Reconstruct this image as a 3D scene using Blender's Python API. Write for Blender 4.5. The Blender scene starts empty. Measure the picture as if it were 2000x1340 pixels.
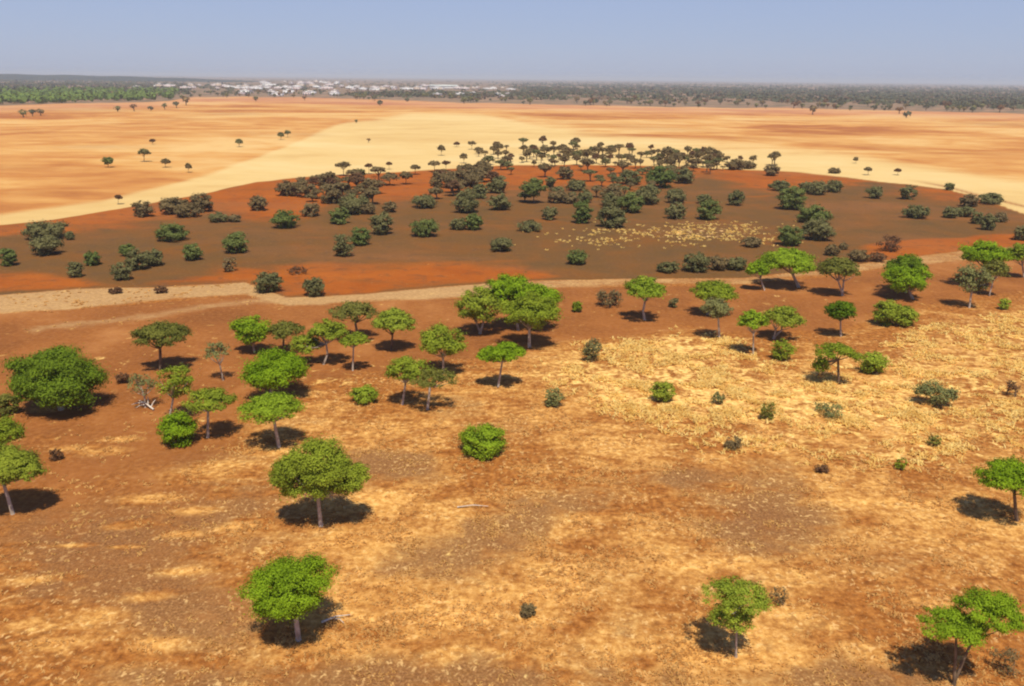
import bpy, math, random
import numpy as np
from mathutils import Vector, Matrix
C = bpy.context.scene
COL = C.collection
rng = np.random.default_rng(7)
random.seed(7)

# ------------------------------------------------------------------ camera, sky, sun, exposure
H = 25.0                       # camera height in metres (drone)
FPX = 1570.0                   # focal length in pixels of a 2000 px wide frame
CU, CV = 1000.0, 670.0
HORIZON = 152.0
PITCH = math.atan((CV - HORIZON) / FPX)
ROLL = math.radians(0.573)
_R0 = np.array([1.0, 0, 0])
_F = np.array([0, math.cos(PITCH), -math.sin(PITCH)])
_U0 = np.array([0, math.sin(PITCH), math.cos(PITCH)])
_R = math.cos(ROLL) * _R0 + math.sin(ROLL) * _U0
_U = -math.sin(ROLL) * _R0 + math.cos(ROLL) * _U0
cam_d = bpy.data.cameras.new('camera')
cam = bpy.data.objects.new('camera', cam_d)
COL.objects.link(cam)
cam_d.sensor_width = 36.0
cam_d.lens = FPX / 2000 * 36
cam_d.clip_start = 0.5
cam_d.clip_end = 60000
cam.matrix_world = Matrix(((_R[0], _U[0], -_F[0], 0), (_R[1], _U[1], -_F[1], 0), (_R[2], _U[2], -_F[2], H), (0, 0, 0, 1)))
C.camera = cam

SUN_EL, SUN_AZ = math.radians(64), math.radians(171)      # azimuth clockwise from +Y
w = bpy.data.worlds.new('World')
C.world = w
w.use_nodes = True
nt = w.node_tree
bg = nt.nodes['Background']
sky = nt.nodes.new('ShaderNodeTexSky')
sky.sky_type = 'NISHITA'
sky.sun_disc = False
sky.sun_elevation = SUN_EL
sky.sun_rotation = SUN_AZ
sky.altitude = 300
sky.air_density = 1.0
sky.dust_density = 0.6
sky.ozone_density = 4.0
tint = nt.nodes.new('ShaderNodeMix'); tint.data_type = 'RGBA'; tint.blend_type = 'MULTIPLY'
tint.inputs[0].default_value = 1.0; tint.inputs[7].default_value = (.92, .97, 1.32, 1)      # dry-season periwinkle sky
nt.links.new(sky.outputs['Color'], tint.inputs[6])
veil = nt.nodes.new('ShaderNodeMix'); veil.data_type = 'RGBA'                     # dust veil evens the sky out
tc = nt.nodes.new('ShaderNodeTexCoord'); sx = nt.nodes.new('ShaderNodeSeparateXYZ')
nt.links.new(tc.outputs['Generated'], sx.inputs[0])
vr = nt.nodes.new('ShaderNodeMapRange'); vr.interpolation_type = 'SMOOTHSTEP'
vr.inputs['From Min'].default_value = .02; vr.inputs['From Max'].default_value = .55
vr.inputs['To Min'].default_value = .68; vr.inputs['To Max'].default_value = .0
nt.links.new(sx.outputs['Z'], vr.inputs['Value']); nt.links.new(vr.outputs[0], veil.inputs[0])
veil.inputs[7].default_value = (4.62, 5.30, 7.20, 1)
nt.links.new(tint.outputs[2], veil.inputs[6])
nt.links.new(veil.outputs[2], bg.inputs['Color'])
bg.inputs['Strength'].default_value = 0.072
sd = bpy.data.lights.new('sun', 'SUN')
sd.energy = 4.5
sd.angle = math.radians(0.5)
sd.color = (1.0, 0.94, 0.81)
sun = bpy.data.objects.new('sun', sd)
COL.objects.link(sun)
sdir = Vector((math.sin(SUN_AZ) * math.cos(SUN_EL), math.cos(SUN_AZ) * math.cos(SUN_EL), math.sin(SUN_EL)))
sun.rotation_mode = 'QUATERNION'
sun.rotation_quaternion = sdir.to_track_quat('Z', 'Y')
sun.location = (0, -20, 60)
C.view_settings.view_transform = 'Standard'
C.view_settings.look = 'None'
C.view_settings.exposure = 0.30
C.view_settings.gamma = 1.0
C.cycles.filter_width = 2.1
C.cycles.max_bounces = 6
C.cycles.volume_bounces = 1
C.cycles.transparent_max_bounces = 4

# ------------------------------------------------------------------ geometry of the viewing rays (used once, to survey the site)
def ray(u, v):
    d = (u - CU) / FPX * _R + (CV - v) / FPX * _U + _F
    return d
def ground(u, v):
    d = ray(u, v)
    t = -H / min(d[2], -1e-4)
    return np.array([d[0] * t, d[1] * t])
def project(x, y, z=0.0):
    dx, dy, dz = x, y, z - H
    a = dx * _R[0] + dy * _R[1] + dz * _R[2]
    b = dx * _U[0] + dy * _U[1] + dz * _U[2]
    c = dx * _F[0] + dy * _F[1] + dz * _F[2]
    c = np.maximum(c, 1e-3)
    return CU + FPX * a / c, CV - FPX * b / c
def at_depth(u, v, Y):         # the point of that ray at distance Y
    d = ray(u, v)
    t = Y / d[1]
    return np.array([d[0] * t, Y, H + d[2] * t]), t

# ------------------------------------------------------------------ helpers
def tag(o, label=None, cat=None, group=None, kind=None):
    if label: o['label'] = label
    if cat: o['category'] = cat
    if group: o['group'] = group
    if kind: o['kind'] = kind
    return o
def mesh(name, V, Fs, sizes=None):
    """V (n,3); Fs (m,k) array of one polygon size, or a list of such arrays."""
    me = bpy.data.meshes.new(name)
    V = np.asarray(V, dtype=np.float32)
    if not isinstance(Fs, list): Fs = [Fs]
    Fs = [np.asarray(f, dtype=np.int32) for f in Fs if len(f)]
    loops = np.concatenate([f.ravel() for f in Fs])
    tot = np.concatenate([np.full(len(f), f.shape[1], dtype=np.int32) for f in Fs])
    start = np.concatenate([[0], np.cumsum(tot)[:-1]]).astype(np.int32)
    me.vertices.add(len(V)); me.vertices.foreach_set('co', V.ravel())
    me.loops.add(len(loops)); me.loops.foreach_set('vertex_index', loops)
    me.polygons.add(len(tot)); me.polygons.foreach_set('loop_start', start)
    me.polygons.foreach_set('loop_total', tot)
    me.update(calc_edges=True)
    return me
def smooth(me):
    me.polygons.foreach_set('use_smooth', np.ones(len(me.polygons), dtype=bool)); return me
def obj(name, me, mat, parent=None, loc=None):
    if mat is not None and len(me.materials) == 0: me.materials.append(mat)
    o = bpy.data.objects.new(name, me)
    COL.objects.link(o)
    if parent is not None: o.parent = parent
    if loc is not None: o.location = loc
    return o
def empty(name, loc, label, cat, group=None):
    o = bpy.data.objects.new(name, None)
    o.empty_display_size = 0.3
    COL.objects.link(o)
    o.location = loc
    return tag(o, label, cat, group)
def unit(n):
    return n / np.maximum(np.linalg.norm(n, axis=1, keepdims=True), 1e-6)
def tube(pts, radii, sides=6):
    pts = np.asarray(pts, float); n = len(pts)
    V = []; Q = []
    for i in range(n):
        t = pts[min(i + 1, n - 1)] - pts[max(i - 1, 0)]
        t = t / (np.linalg.norm(t) + 1e-9)
        s = np.cross(t, [0.31, 0.95, 0.1]); s /= np.linalg.norm(s) + 1e-9
        b = np.cross(t, s)
        for k in range(sides):
            an = 2 * math.pi * k / sides
            V.append(pts[i] + radii[i] * (math.cos(an) * s + math.sin(an) * b))
    for i in range(n - 1):
        for k in range(sides):
            Q.append((i * sides + k, i * sides + (k + 1) % sides, (i + 1) * sides + (k + 1) % sides, (i + 1) * sides + k))
    return np.array(V), np.array(Q)
class MB:
    def __init__(s): s.V = []; s.Q = []; s.n = 0
    def add(s, V, Q):
        s.V.append(np.asarray(V)); s.Q.append(np.asarray(Q) + s.n); s.n += len(V)
    def mesh(s, name): return mesh(name, np.concatenate(s.V), np.concatenate(s.Q))
def leaves(P, N, size, r=rng, aspect=0.7):
    """a quad (leaf spray) at each point, facing roughly along N."""
    n = len(P)
    N = unit(N)
    ref = unit(r.normal(size=(n, 3)))
    T = unit(np.cross(N, ref)); B = np.cross(N, T)
    sz = (np.asarray(size) * r.uniform(0.6, 1.35, n))[:, None] * 0.5
    k = r.uniform(0.6, 1.2, (n, 1)) * aspect
    bend = N * sz * r.uniform(-.5, .5, (n, 1))
    V = np.stack([P - T * sz - B * sz * k * .6, P + T * sz * .7 - B * sz * k + bend, P + T * sz + B * sz * k * .6, P - T * sz * .7 + B * sz * k + bend], 1).reshape(-1, 3)
    Q = np.arange(4 * n).reshape(n, 4)
    return V, Q

# ------------------------------------------------------------------ materials
def new_mat(name, rough=0.9):
    m = bpy.data.materials.new(name); m.use_nodes = True
    b = m.node_tree.nodes['Principled BSDF']
    b.inputs['Roughness'].default_value = rough
    if 'Specular IOR Level' in b.inputs: b.inputs['Specular IOR Level'].default_value = 0.04
    return m, m.node_tree, b
def ramp(nt, src, stops):
    r = nt.nodes.new('ShaderNodeValToRGB')
    el = r.color_ramp.elements
    while len(el) < len(stops): el.new(0.5)
    for e, (p, c) in zip(el, stops):
        e.position = p; e.color = (*c, 1) if len(c) == 3 else c
    nt.links.new(src, r.inputs['Fac'])
    return r.outputs['Color']
def noise(nt, vec, scale, detail=3, rough=0.55, dist=0.0):
    n = nt.nodes.new('ShaderNodeTexNoise')
    n.inputs['Scale'].default_value = scale; n.inputs['Detail'].default_value = detail
    n.inputs['Roughness'].default_value = rough; n.inputs['Distortion'].default_value = dist
    nt.links.new(vec, n.inputs['Vector'])
    return n.outputs['Fac']
def mixc(nt, fac, a, b):
    m = nt.nodes.new('ShaderNodeMix'); m.data_type = 'RGBA'
    for sock, val in ((m.inputs[0], fac), (m.inputs[6], a), (m.inputs[7], b)):
        if isinstance(val, (int, float)): sock.default_value = val
        elif isinstance(val, tuple): sock.default_value = (*val, 1)
        else: nt.links.new(val, sock)
    return m.outputs[2]
def mth(nt, op, a, b=None, clamp=False):
    m = nt.nodes.new('ShaderNodeMath'); m.operation = op; m.use_clamp = clamp
    for i, val in enumerate((a, b)):
        if val is None: continue
        if isinstance(val, (int, float)): m.inputs[i].default_value = val
        else: nt.links.new(val, m.inputs[i])
    return m.outputs[0]
def leaf_mat(name, dark, light, trans=0.28, scale=0.9):
    m, nt, b = new_mat(name, 0.75)
    geo = nt.nodes.new('ShaderNodeNewGeometry'); oi = nt.nodes.new('ShaderNodeObjectInfo')
    n1 = noise(nt, geo.outputs['Position'], scale, 2)
    n2 = noise(nt, geo.outputs['Position'], scale * 6, 1)
    f = mth(nt, 'ADD', mth(nt, 'MULTIPLY', n1, 0.6), mth(nt, 'MULTIPLY', n2, 0.4))
    f = mth(nt, 'ADD', f, mth(nt, 'MULTIPLY', mth(nt, 'SUBTRACT', oi.outputs['Random'], 0.5), 0.12))
    c = ramp(nt, f, [(0.34, dark), (0.66, light)])
    dust = mth(nt, 'MULTIPLY', mth(nt, 'POWER', oi.outputs['Random'], 1.5), .42)
    c = mixc(nt, dust, c, tuple(x * .5 + y for x, y in zip(light, (.075, .052, .022))))
    nt.links.new(c, b.inputs['Base Color'])
    tr = nt.nodes.new('ShaderNodeBsdfTranslucent'); nt.links.new(c, tr.inputs['Color'])
    mx = nt.nodes.new('ShaderNodeMixShader'); mx.inputs[0].default_value = trans
    nt.links.new(b.outputs[0], mx.inputs[1]); nt.links.new(tr.outputs[0], mx.inputs[2])
    nt.links.new(mx.outputs[0], nt.nodes['Material Output'].inputs['Surface'])
    return m
def flat_mat(name, a, b_, scale=3.0, rough=0.9):
    m, nt, b = new_mat(name, rough)
    geo = nt.nodes.new('ShaderNodeNewGeometry')
    c = ramp(nt, noise(nt, geo.outputs['Position'], scale, 3), [(0.35, a), (0.65, b_)])
    nt.links.new(c, b.inputs['Base Color'])
    return m
L = {
 'bright': leaf_mat('foliage_bright_green', (.125, .205, .006), (.320, .460, .018)),
 'green':  leaf_mat('foliage_green', (.140, .185, .012), (.330, .390, .030)),
 'lime':   leaf_mat('foliage_yellow_green', (.170, .235, .016), (.350, .430, .034)),
 'olive':  leaf_mat('foliage_olive', (.125, .130, .022), (.245, .240, .044)),
 'deep':   leaf_mat('foliage_deep_green', (.055, .105, .005), (.180, .275, .012)),
 'pale':   leaf_mat('foliage_pale_olive', (.150, .160, .055), (.270, .270, .090)),
 'shrub':  leaf_mat('foliage_grey_green', (.120, .118, .044), (.225, .210, .080)),
 'shrubg': leaf_mat('foliage_dark_green', (.098, .128, .032), (.190, .225, .058)),
 'brown':  leaf_mat('foliage_brown', (.150, .108, .046), (.250, .180, .078)),
 'rust':   leaf_mat('foliage_dry_reddish', (.120, .060, .030), (.200, .105, .050)),
}
BARK = flat_mat('bark_pale', (.30, .23, .17), (.52, .44, .35), 2.5)
BARKD = flat_mat('bark_brown', (.10, .065, .04), (.20, .14, .09), 2.5)
DEAD = flat_mat('dead_wood', (.42, .33, .25), (.68, .58, .47), 3.0)

# ------------------------------------------------------------------ the ground: one sheet to the horizon with soil kinds as vertex weights
def vnoise(x, y, seed=0):
    xi = np.floor(x).astype(np.int64); yi = np.floor(y).astype(np.int64)
    xf = x - xi; yf = y - yi
    def h(a, b):
        n = (a * 374761393 + b * 668265263 + seed * 974634777) & 0xffffffff
        n = ((n ^ (n >> 13)) * 1274126177) & 0xffffffff
        return ((n ^ (n >> 16)) & 0xffff) / 65535.0
    sx = xf * xf * (3 - 2 * xf); sy = yf * yf * (3 - 2 * yf)
    return (h(xi, yi) * (1 - sx) + h(xi + 1, yi) * sx) * (1 - sy) + (h(xi, yi + 1) * (1 - sx) + h(xi + 1, yi + 1) * sx) * sy
def fbm(x, y, seed=0, octv=4):
    s = 0; a = 0.5; t = 0
    for i in range(octv):
        s = s + a * vnoise(x, y, seed + i); t += a; a *= 0.5; x = x * 2.03; y = y * 2.03
    return s / t
def pl(u, *pts):
    xs = [p[0] for p in pts]; ys = [p[1] for p in pts]
    return np.interp(u, xs, ys)
def sm(x, lo, hi):
    t = np.clip((x - lo) / (hi - lo), 0, 1); return t * t * (3 - 2 * t)
def zones(u, v, X, Y):
    """soil weights at a place; borders surveyed along the lines seen in the photograph, frayed with noise"""
    nz = (fbm(X / 9, Y / 9, 3) - .5) * 2
    nb = (fbm(X / 30, Y / 60, 9) - .5) * 2
    plat_top = pl(u, (-600, 470), (0, 440), (100, 430), (250, 405), (400, 378), (500, 355), (600, 345), (850, 332), (1000, 322), (1200, 322), (1350, 326), (1420, 331), (1550, 335), (1700, 352), (1850, 370), (1920, 390), (2000, 418), (2500, 470))
    plat_bot = pl(u, (-600, 590), (0, 576), (150, 563), (300, 562), (480, 552), (560, 580), (700, 574), (850, 562), (1000, 548), (1200, 545), (1450, 542), (1600, 528), (1760, 503), (1880, 490), (2000, 480), (2500, 470))
    cream_top = pl(u, (-600, 440), (0, 418), (200, 393), (420, 338), (560, 286), (620, 258), (680, 236), (800, 224), (940, 226), (1050, 244), (1200, 262), (1400, 280), (1600, 294), (1800, 322), (2000, 352), (2500, 420))
    bush = pl(u, (-600, 210), (0, 206), (330, 197), (380, 188), (600, 190), (800, 196), (900, 200), (1300, 208), (1600, 212), (2000, 222), (2600, 228))
    strip_bot = pl(u, (-600, 625), (0, 612), (150, 602), (480, 574), (560, 596), (700, 588), (900, 580), (1100, 560), (1450, 555), (1600, 540), (1760, 518), (2000, 497), (2500, 480))
    near = pl(u, (-600, 800), (0, 800), (300, 790), (450, 770), (600, 740), (700, 720), (900, 690), (1020, 670), (1100, 650), (1300, 635), (1500, 645), (1650, 630), (1800, 590), (2000, 560), (2500, 540))
    on_plat = sm(v + nz * 2, plat_top - 1.2, plat_top + 1.5) * (1 - sm(v + nz * 3, plat_bot - 2, plat_bot + 2))
    # orange laterite on the plateau
    ot = pl(u, (0, 462), (120, 449), (250, 449), (300, 440), (420, 425), (520, 438), (600, 425), (700, 402), (760, 415), (850, 395), (1000, 372), (1200, 366), (1380, 350), (1500, 383), (1580, 366), (1700, 362), (1800, 386), (1900, 402), (2000, 420))
    o1 = 1 - sm(v + nz * 9 + nb * 22, ot - 24, ot + 20)
    o2t = pl(u, (0, 532), (60, 524), (130, 540), (250, 558), (330, 543), (480, 517), (640, 512), (800, 510), (1000, 516), (1060, 528), (1130, 552), (2000, 552))
    o2 = sm(v + nz * 8 + nb * 18, o2t - 12, o2t + 22) * (1 - sm(v + nz * 4, plat_bot - 9, plat_bot - 1) * .6)
    o3 = sm(u, 1640, 1720) * sm(v + nz * 4, pl(u, (1650, 482), (1800, 464), (2000, 458)) - 4, pl(u, (1650, 482), (1800, 464), (2000, 458)) + 6)
    orange = on_plat * np.clip(o1 + o2 + o3, 0, 1)
    gravel = on_plat
    cream = sm(v + nb * 7, cream_top - 10 - 12 * sm(u, 950, 1300), cream_top + 10 + 22 * sm(u, 950, 1300)) * (1 - sm(v + nz * 2, plat_top - 1.2, plat_top + 1.5))
    beyond = 1 - sm(v + nz * 2, plat_top - 1.2, plat_top + 1.5)
    wood = 1 - sm(v + nb * 2.0, bush - 3, bush + 4)
    pale = (1 - .42 * sm(u, 850, 1150)) * (1 - on_plat) * sm(v, plat_bot - 3, plat_bot + 2) * (1 - sm(v + nz * 5, strip_bot - 5, strip_bot + 5))
    s2 = pl(u, (0, 660), (100, 640), (300, 615), (480, 590), (600, 578))
    pale = np.maximum(pale, .62 * np.exp(-((v - s2 + nz * 4) / 8.0) ** 2) * (u < 620) * sm(u, 10, 80))
    # yellow straw in the right middle and thin straw on the plateau
    st_t = pl(u, (960, 735), (1040, 695), (1150, 660), (1300, 645), (1420, 652), (1500, 690), (1570, 700), (1680, 690), (1800, 640), (2000, 600), (2500, 570))
    st_b = pl(u, (960, 740), (1030, 752), (1150, 790), (1220, 850), (1400, 880), (1600, 900), (1800, 900), (2000, 880), (2500, 860))
    straw = sm(v + nz * 22, st_t - 14, st_t + 20) * (1 - sm(v + nz * 30, st_b - 45, st_b + 25)) * sm(u, 960, 1060)
    core = np.exp(-(((u - 1250) / 230) ** 2 + ((v - 765) / 55) ** 2)) + .8 * np.exp(-(((u - 1620) / 160) ** 2 + ((v - 790) / 40) ** 2)) + .7 * np.exp(-(((u - 1340) / 120) ** 2 + ((v - 675) / 18) ** 2))
    straw = straw * np.clip(.40 + .20 * sm(u, 1600, 1800) + .8 * core, 0, 1)
    straw = np.maximum(straw, .75 * np.exp(-(((u - 1360) / 150) ** 2 + ((v - 456) / 17) ** 2)))
    straw = np.maximum(straw, .42 * np.exp(-(((u - 1180) / 110) ** 2 + ((v - 468) / 12) ** 2)))
    straw = np.maximum(straw, .45 * np.exp(-(((u - 660) / 110) ** 2 + ((v - 745) / 18) ** 2)))
    red = sm(v, strip_bot - 2, strip_bot + 6) * (1 - sm(v + nz * 22, near - 18, near + 30))
    left_red = (1 - sm(v + nz * 40, 850, 1150)) * (1 - sm(u + nz * 60 + (v - 800) * .25, 380, 620)) * sm(v, 700, 800)
    left_red = np.maximum(left_red, .55 * np.exp(-(((u - 180) / 260) ** 2 + ((v - 1080) / 130) ** 2)))
    red = np.maximum(red, .72 * left_red)
    red = np.maximum(red, .5 * np.exp(-(((u - 120) / 420) ** 2 + ((v - 960) / 170) ** 2)))
    red = np.maximum(red, .38 * np.exp(-(((u - 500) / 160) ** 2 + ((v - 1130) / 120) ** 2)))
    wu, wv = u + nz * 45 + nb * 40, v + nz * 14 + nb * 22
    u0_, v0_, u, v = u, v, wu, wv
    tan = np.clip(sm(v, near, near + 120) * .35 * (.15 + .85 * sm(u, 330, 600)) + .65 * np.exp(-(((u - 800) / 230) ** 2 + ((v - 1060) / 60) ** 2)) + .55 * np.exp(-(((u - 1330) / 200) ** 2 + ((v - 1290) / 70) ** 2)) + .4 * np.exp(-(((u - 760) / 220) ** 2 + ((v - 1230) / 60) ** 2)) + .35 * np.exp(-(((u - 1150) / 260) ** 2 + ((v - 1140) / 60) ** 2)), 0, 1)
    # grey-brown worn patches
    worn = np.clip(.8 * np.exp(-(((u - 900) / 150) ** 2 + ((v - 1090) / 60) ** 2)) + .75 * np.exp(-(((u - 200) / 230) ** 2 + ((v - 1090) / 90) ** 2)) + .6 * np.exp(-(((u - 420) / 130) ** 2 + ((v - 1230) / 60) ** 2)) + .5 * np.exp(-(((u - 250) / 260) ** 2 + ((v - 900) / 40) ** 2)) + .85 * np.exp(-(((u - 1530) / 120) ** 2 + ((v - 1020) / 50) ** 2)) + .55 * np.exp(-(((u - 1130) / 120) ** 2 + ((v - 985) / 40) ** 2)) + .5 * np.exp(-(((u - 420) / 120) ** 2 + ((v - 1000) / 50) ** 2)) + .6 * np.exp(-(((u - 760) / 130) ** 2 + ((v - 920) / 25) ** 2)) + .5 * np.exp(-(((u - 700) / 700) ** 2 + ((v - 1330) / 30) ** 2)) + .45 * np.exp(-(((u - 1700) / 300) ** 2 + ((v - 1330) / 30) ** 2)) + .55 * np.exp(-(((u - 130) / 190) ** 2 + ((v - 1020) / 45) ** 2)) + .45 * np.exp(-(((u - 330) / 150) ** 2 + ((v - 1180) / 40) ** 2)) + .45 * np.exp(-(((u - 1300) / 160) ** 2 + ((v - 930) / 25) ** 2)) + .4 * np.exp(-(((u - 1750) / 150) ** 2 + ((v - 1100) / 35) ** 2)) + .30 * sm(fbm(X / 6, Y / 6, 77), .50, .64) * sm(v, near + 20, near + 120), 0, 1)
    u, v = u0_, v0_
    su, sv = u + nz * 16, v + nz * 5
    stk = 0
    for cu, cv, ru, rv in ((146, 876, 60, 7), (200, 882, 55, 10), (240, 859, 45, 6), (418, 918, 110, 24), (234, 1026, 50, 10), (138, 1064, 45, 5), (238, 1068, 45, 4), (359, 1118, 50, 10), (292, 1168, 60, 12), (167, 1206, 80, 18), (50, 1215, 50, 16), (284, 972, 70, 10), (376, 997, 60, 10), (355, 1043, 45, 9), (451, 1030, 50, 12), (134, 1256, 70, 14), (313, 1260, 60, 16), (60, 1130, 50, 10), (90, 800, 50, 6), (560, 880, 90, 12), (690, 980, 80, 14), (1180, 1010, 90, 8), (1390, 1100, 110, 10), (1700, 980, 120, 9), (1820, 1180, 90, 10)):
        stk = np.maximum(stk, np.exp(-(((su - cu + (sv - cv) * 2.0) / ru) ** 2 + ((sv - cv) / rv) ** 2)))
    red = red * (1 - .9 * stk); worn = worn * (1 - .85 * stk); tan = np.clip(tan + .75 * stk, 0, 1)
    track = .9 * np.exp(-((v - pl(u, (1700, 338), (1780, 352), (1850, 365), (1920, 384), (2000, 403), (2300, 460))) / 2.2) ** 2) * sm(u, 1760, 1850)
    track = np.maximum(track, .45 * np.exp(-(((u - 450) / 70) ** 2 + ((v - 222) / 3.5) ** 2)))
    track = np.maximum(track, .5 * np.exp(-(((u - 1960) / 90) ** 2 + ((v - 243 - (u - 1960) * .03) / 3.5) ** 2)))
    track = np.maximum(track, .35 * np.exp(-(((u - 170) / 190) ** 2 + ((v - 214) / 5) ** 2)))
    track = np.maximum(track, .30 * np.exp(-(((u - 1240) / 160) ** 2 + ((v - 248 - (u - 1240) * .06) / 5) ** 2)))
    track = np.maximum(track, .30 * np.exp(-(((u - 1720) / 120) ** 2 + ((v - 290 - (u - 1720) * .07) / 5) ** 2)))
    for cu, cv, ru, rv, k_ in ((60, 258, 60, 3, .3), (190, 287, 80, 4, .35), (40, 330, 90, 5, .25), (300, 262, 90, 4, .25), (110, 378, 90, 6, .28), (480, 262, 70, 4, .25), (590, 262, 50, 4, .3), (700, 212, 120, 3, .25), (1100, 228, 120, 3, .25), (1420, 272, 140, 4, .28), (1600, 262, 120, 4, .25), (1880, 300, 110, 4, .28), (1560, 236, 100, 3, .22), (360, 232, 90, 3, .25), (260, 243, 70, 3, .2)):
        track = np.maximum(track, k_ * np.exp(-(((u + nz * 12 - cu) / ru) ** 2 + ((v + nb * 3 - cv - (u - cu) * .01) / rv) ** 2)))
    pink = .8 * np.exp(-((v - bush - 5) / 8.0) ** 2)
    return dict(track=track, pink=pink, red=red, pale=pale, gravel=gravel, orange=orange, cream=cream, straw=straw, beyond=beyond, wood=wood, tan=tan, worn=worn)

vs = np.concatenate([np.arange(1460, 560, -2.6), np.arange(560, 230, -1.7), np.arange(230, 160, -0.9), np.arange(160, 153.4, -0.4)])
Yr = np.array([ground(1000, v)[1] for v in vs])
Yr = np.concatenate([np.array([-160, -110, -70, -45, -25, -12, -4, 3, 9, 14]), Yr[Yr > 17], [30000.0]])
ncol = 560
t = np.linspace(-1, 1, ncol)
t = np.sign(t) * (0.75 * np.abs(t) + 0.25 * np.abs(t) ** 3)
half = 0.92 * np.maximum(Yr, 0) + 70
GX = half[:, None] * t[None, :]
GY = np.repeat(Yr[:, None], ncol, 1)
nr = len(Yr)
idx = np.arange(nr * ncol).reshape(nr, ncol)
Q = np.stack([idx[:-1, :-1], idx[:-1, 1:], idx[1:, 1:], idx[1:, :-1]], -1).reshape(-1, 4)
gx, gy = GX.ravel(), GY.ravel()
gu, gv = project(gx, np.maximum(gy, 12.0))
gv = np.where(gy < 17, 1600.0, gv)
Z = zones(gu, gv, gx, gy)
gme = mesh('ground', np.stack([gx, gy, np.zeros_like(gx)], 1), Q)
def attr(me, name, a, b, c, d):
    at = me.attributes.new(name, 'FLOAT_COLOR', 'POINT')
    at.data.foreach_set('color', np.stack([a, b, c, d], 1).astype(np.float32).ravel())
one = np.ones_like(gx)
attr(gme, 'soil_a', Z['red'], Z['pale'], Z['gravel'], one)
attr(gme, 'soil_b', Z['orange'], Z['cream'], Z['straw'], one)
attr(gme, 'soil_c', Z['beyond'], Z['wood'], Z['tan'], one)
attr(gme, 'soil_d', Z['worn'], Z['track'], Z['pink'], one)

m, nt, b = new_mat('ground_soil', 0.95)
geo = nt.nodes.new('ShaderNodeNewGeometry'); P = geo.outputs['Position']
def att(name):
    a = nt.nodes.new('ShaderNodeAttribute'); a.attribute_name = name
    s = nt.nodes.new('ShaderNodeSeparateColor'); nt.links.new(a.outputs['Color'], s.inputs[0])
    return s.outputs
A, B, Cc, D = att('soil_a'), att('soil_b'), att('soil_c'), att('soil_d')
def mapped(sx, sy, rz=0):
    mp = nt.nodes.new('ShaderNodeMapping'); mp.inputs['Scale'].default_value = (sx, sy, 1); mp.inputs['Rotation'].default_value = (0, 0, rz)
    nt.links.new(P, mp.inputs['Vector']); return mp.outputs[0]
n_big = noise(nt, P, 0.11, 4, .6, .4)
n_mid = noise(nt, P, 0.45, 5, .62, .5)
n_fine = noise(nt, P, 2.2, 5, .7)
n_grain = noise(nt, P, 7.0, 3, .7)
def blendw(wt, n, amp, lo=.3, hi=.7):
    f = mth(nt, 'ADD', wt, mth(nt, 'MULTIPLY', mth(nt, 'SUBTRACT', n, .5), amp))
    mr = nt.nodes.new('ShaderNodeMapRange'); mr.interpolation_type = 'SMOOTHSTEP'
    mr.inputs['From Min'].default_value = lo; mr.inputs['From Max'].default_value = hi
    nt.links.new(f, mr.inputs['Value']); return mr.outputs[0]
mixn = mth(nt, 'ADD', mth(nt, 'MULTIPLY', n_mid, .55), mth(nt, 'MULTIPLY', n_fine, .45))
# savanna floor: reddish soil with tan dry grass
n_str = noise(nt, mapped(.22, .55, .22), 1.0, 5, .62, .7)
mixn = mth(nt, 'ADD', mth(nt, 'MULTIPLY', mixn, .55), mth(nt, 'MULTIPLY', n_str, .45))
soil = ramp(nt, n_fine, [(.36, (.170, .056, .012)), (.5, (.290, .102, .021)), (.64, (.430, .172, .038))])
tan = ramp(nt, n_fine, [(.36, (.420, .178, .040)), (.5, (.60, .300, .075)), (.64, (.77, .450, .140))])
n_patch = mth(nt, 'ADD', mth(nt, 'MULTIPLY', n_big, .40), mth(nt, 'ADD', mth(nt, 'MULTIPLY', n_str, .35), mth(nt, 'MULTIPLY', n_mid, .25)))
col = mixc(nt, blendw(mth(nt, 'ADD', mth(nt, 'MULTIPLY', Cc[2], .66), .17), n_patch, 4.6, .1, .9), soil, tan)
worn = ramp(nt, n_grain, [(.34, (.125, .056, .021)), (.5, (.205, .092, .034)), (.66, (.36, .185, .068))])
col = mixc(nt, mth(nt, 'MULTIPLY', blendw(D[0], n_patch, 3.0, .15, .75), .85), col, worn)
redc = ramp(nt, n_big, [(.32, (.190, .064, .016)), (.55, (.270, .093, .022)), (.72, (.36, .145, .042))])
n_fl = noise(nt, mapped(1.9, 2.6, .4), 1.0, 2, .6, .4)
n_fl2 = noise(nt, mapped(2.6, 2.2, -.5), 1.3, 2, .6, .4)
def over(n, lo, hi):
    mr = nt.nodes.new('ShaderNodeMapRange'); mr.interpolation_type = 'SMOOTHSTEP'
    mr.inputs['From Min'].default_value = lo; mr.inputs['From Max'].default_value = hi
    nt.links.new(n, mr.inputs['Value']); return mr.outputs[0]
flk = mth(nt, 'ADD', .12, mth(nt, 'MULTIPLY', over(n_str, .42, .6), .6))
col = mixc(nt, mth(nt, 'MULTIPLY', over(n_fl, .50, .36), mth(nt, 'MULTIPLY', flk, .75)), col, (.20, .080, .022))
col = mixc(nt, mth(nt, 'MULTIPLY', over(n_fl2, .55, .68), mth(nt, 'MULTIPLY', flk, .8)), col, (.78, .49, .19))
redc = mixc(nt, mth(nt, 'MULTIPLY', mth(nt, 'SUBTRACT', n_fine, .42, True), 1.6), redc, (.38, .165, .055))
col = mixc(nt, mth(nt, 'MULTIPLY', blendw(A[0], n_patch, 2.6, .2, .75), .95), col, redc)
palec = ramp(nt, n_fine, [(.3, (.34, .195, .078)), (.7, (.52, .335, .145))])
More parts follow.
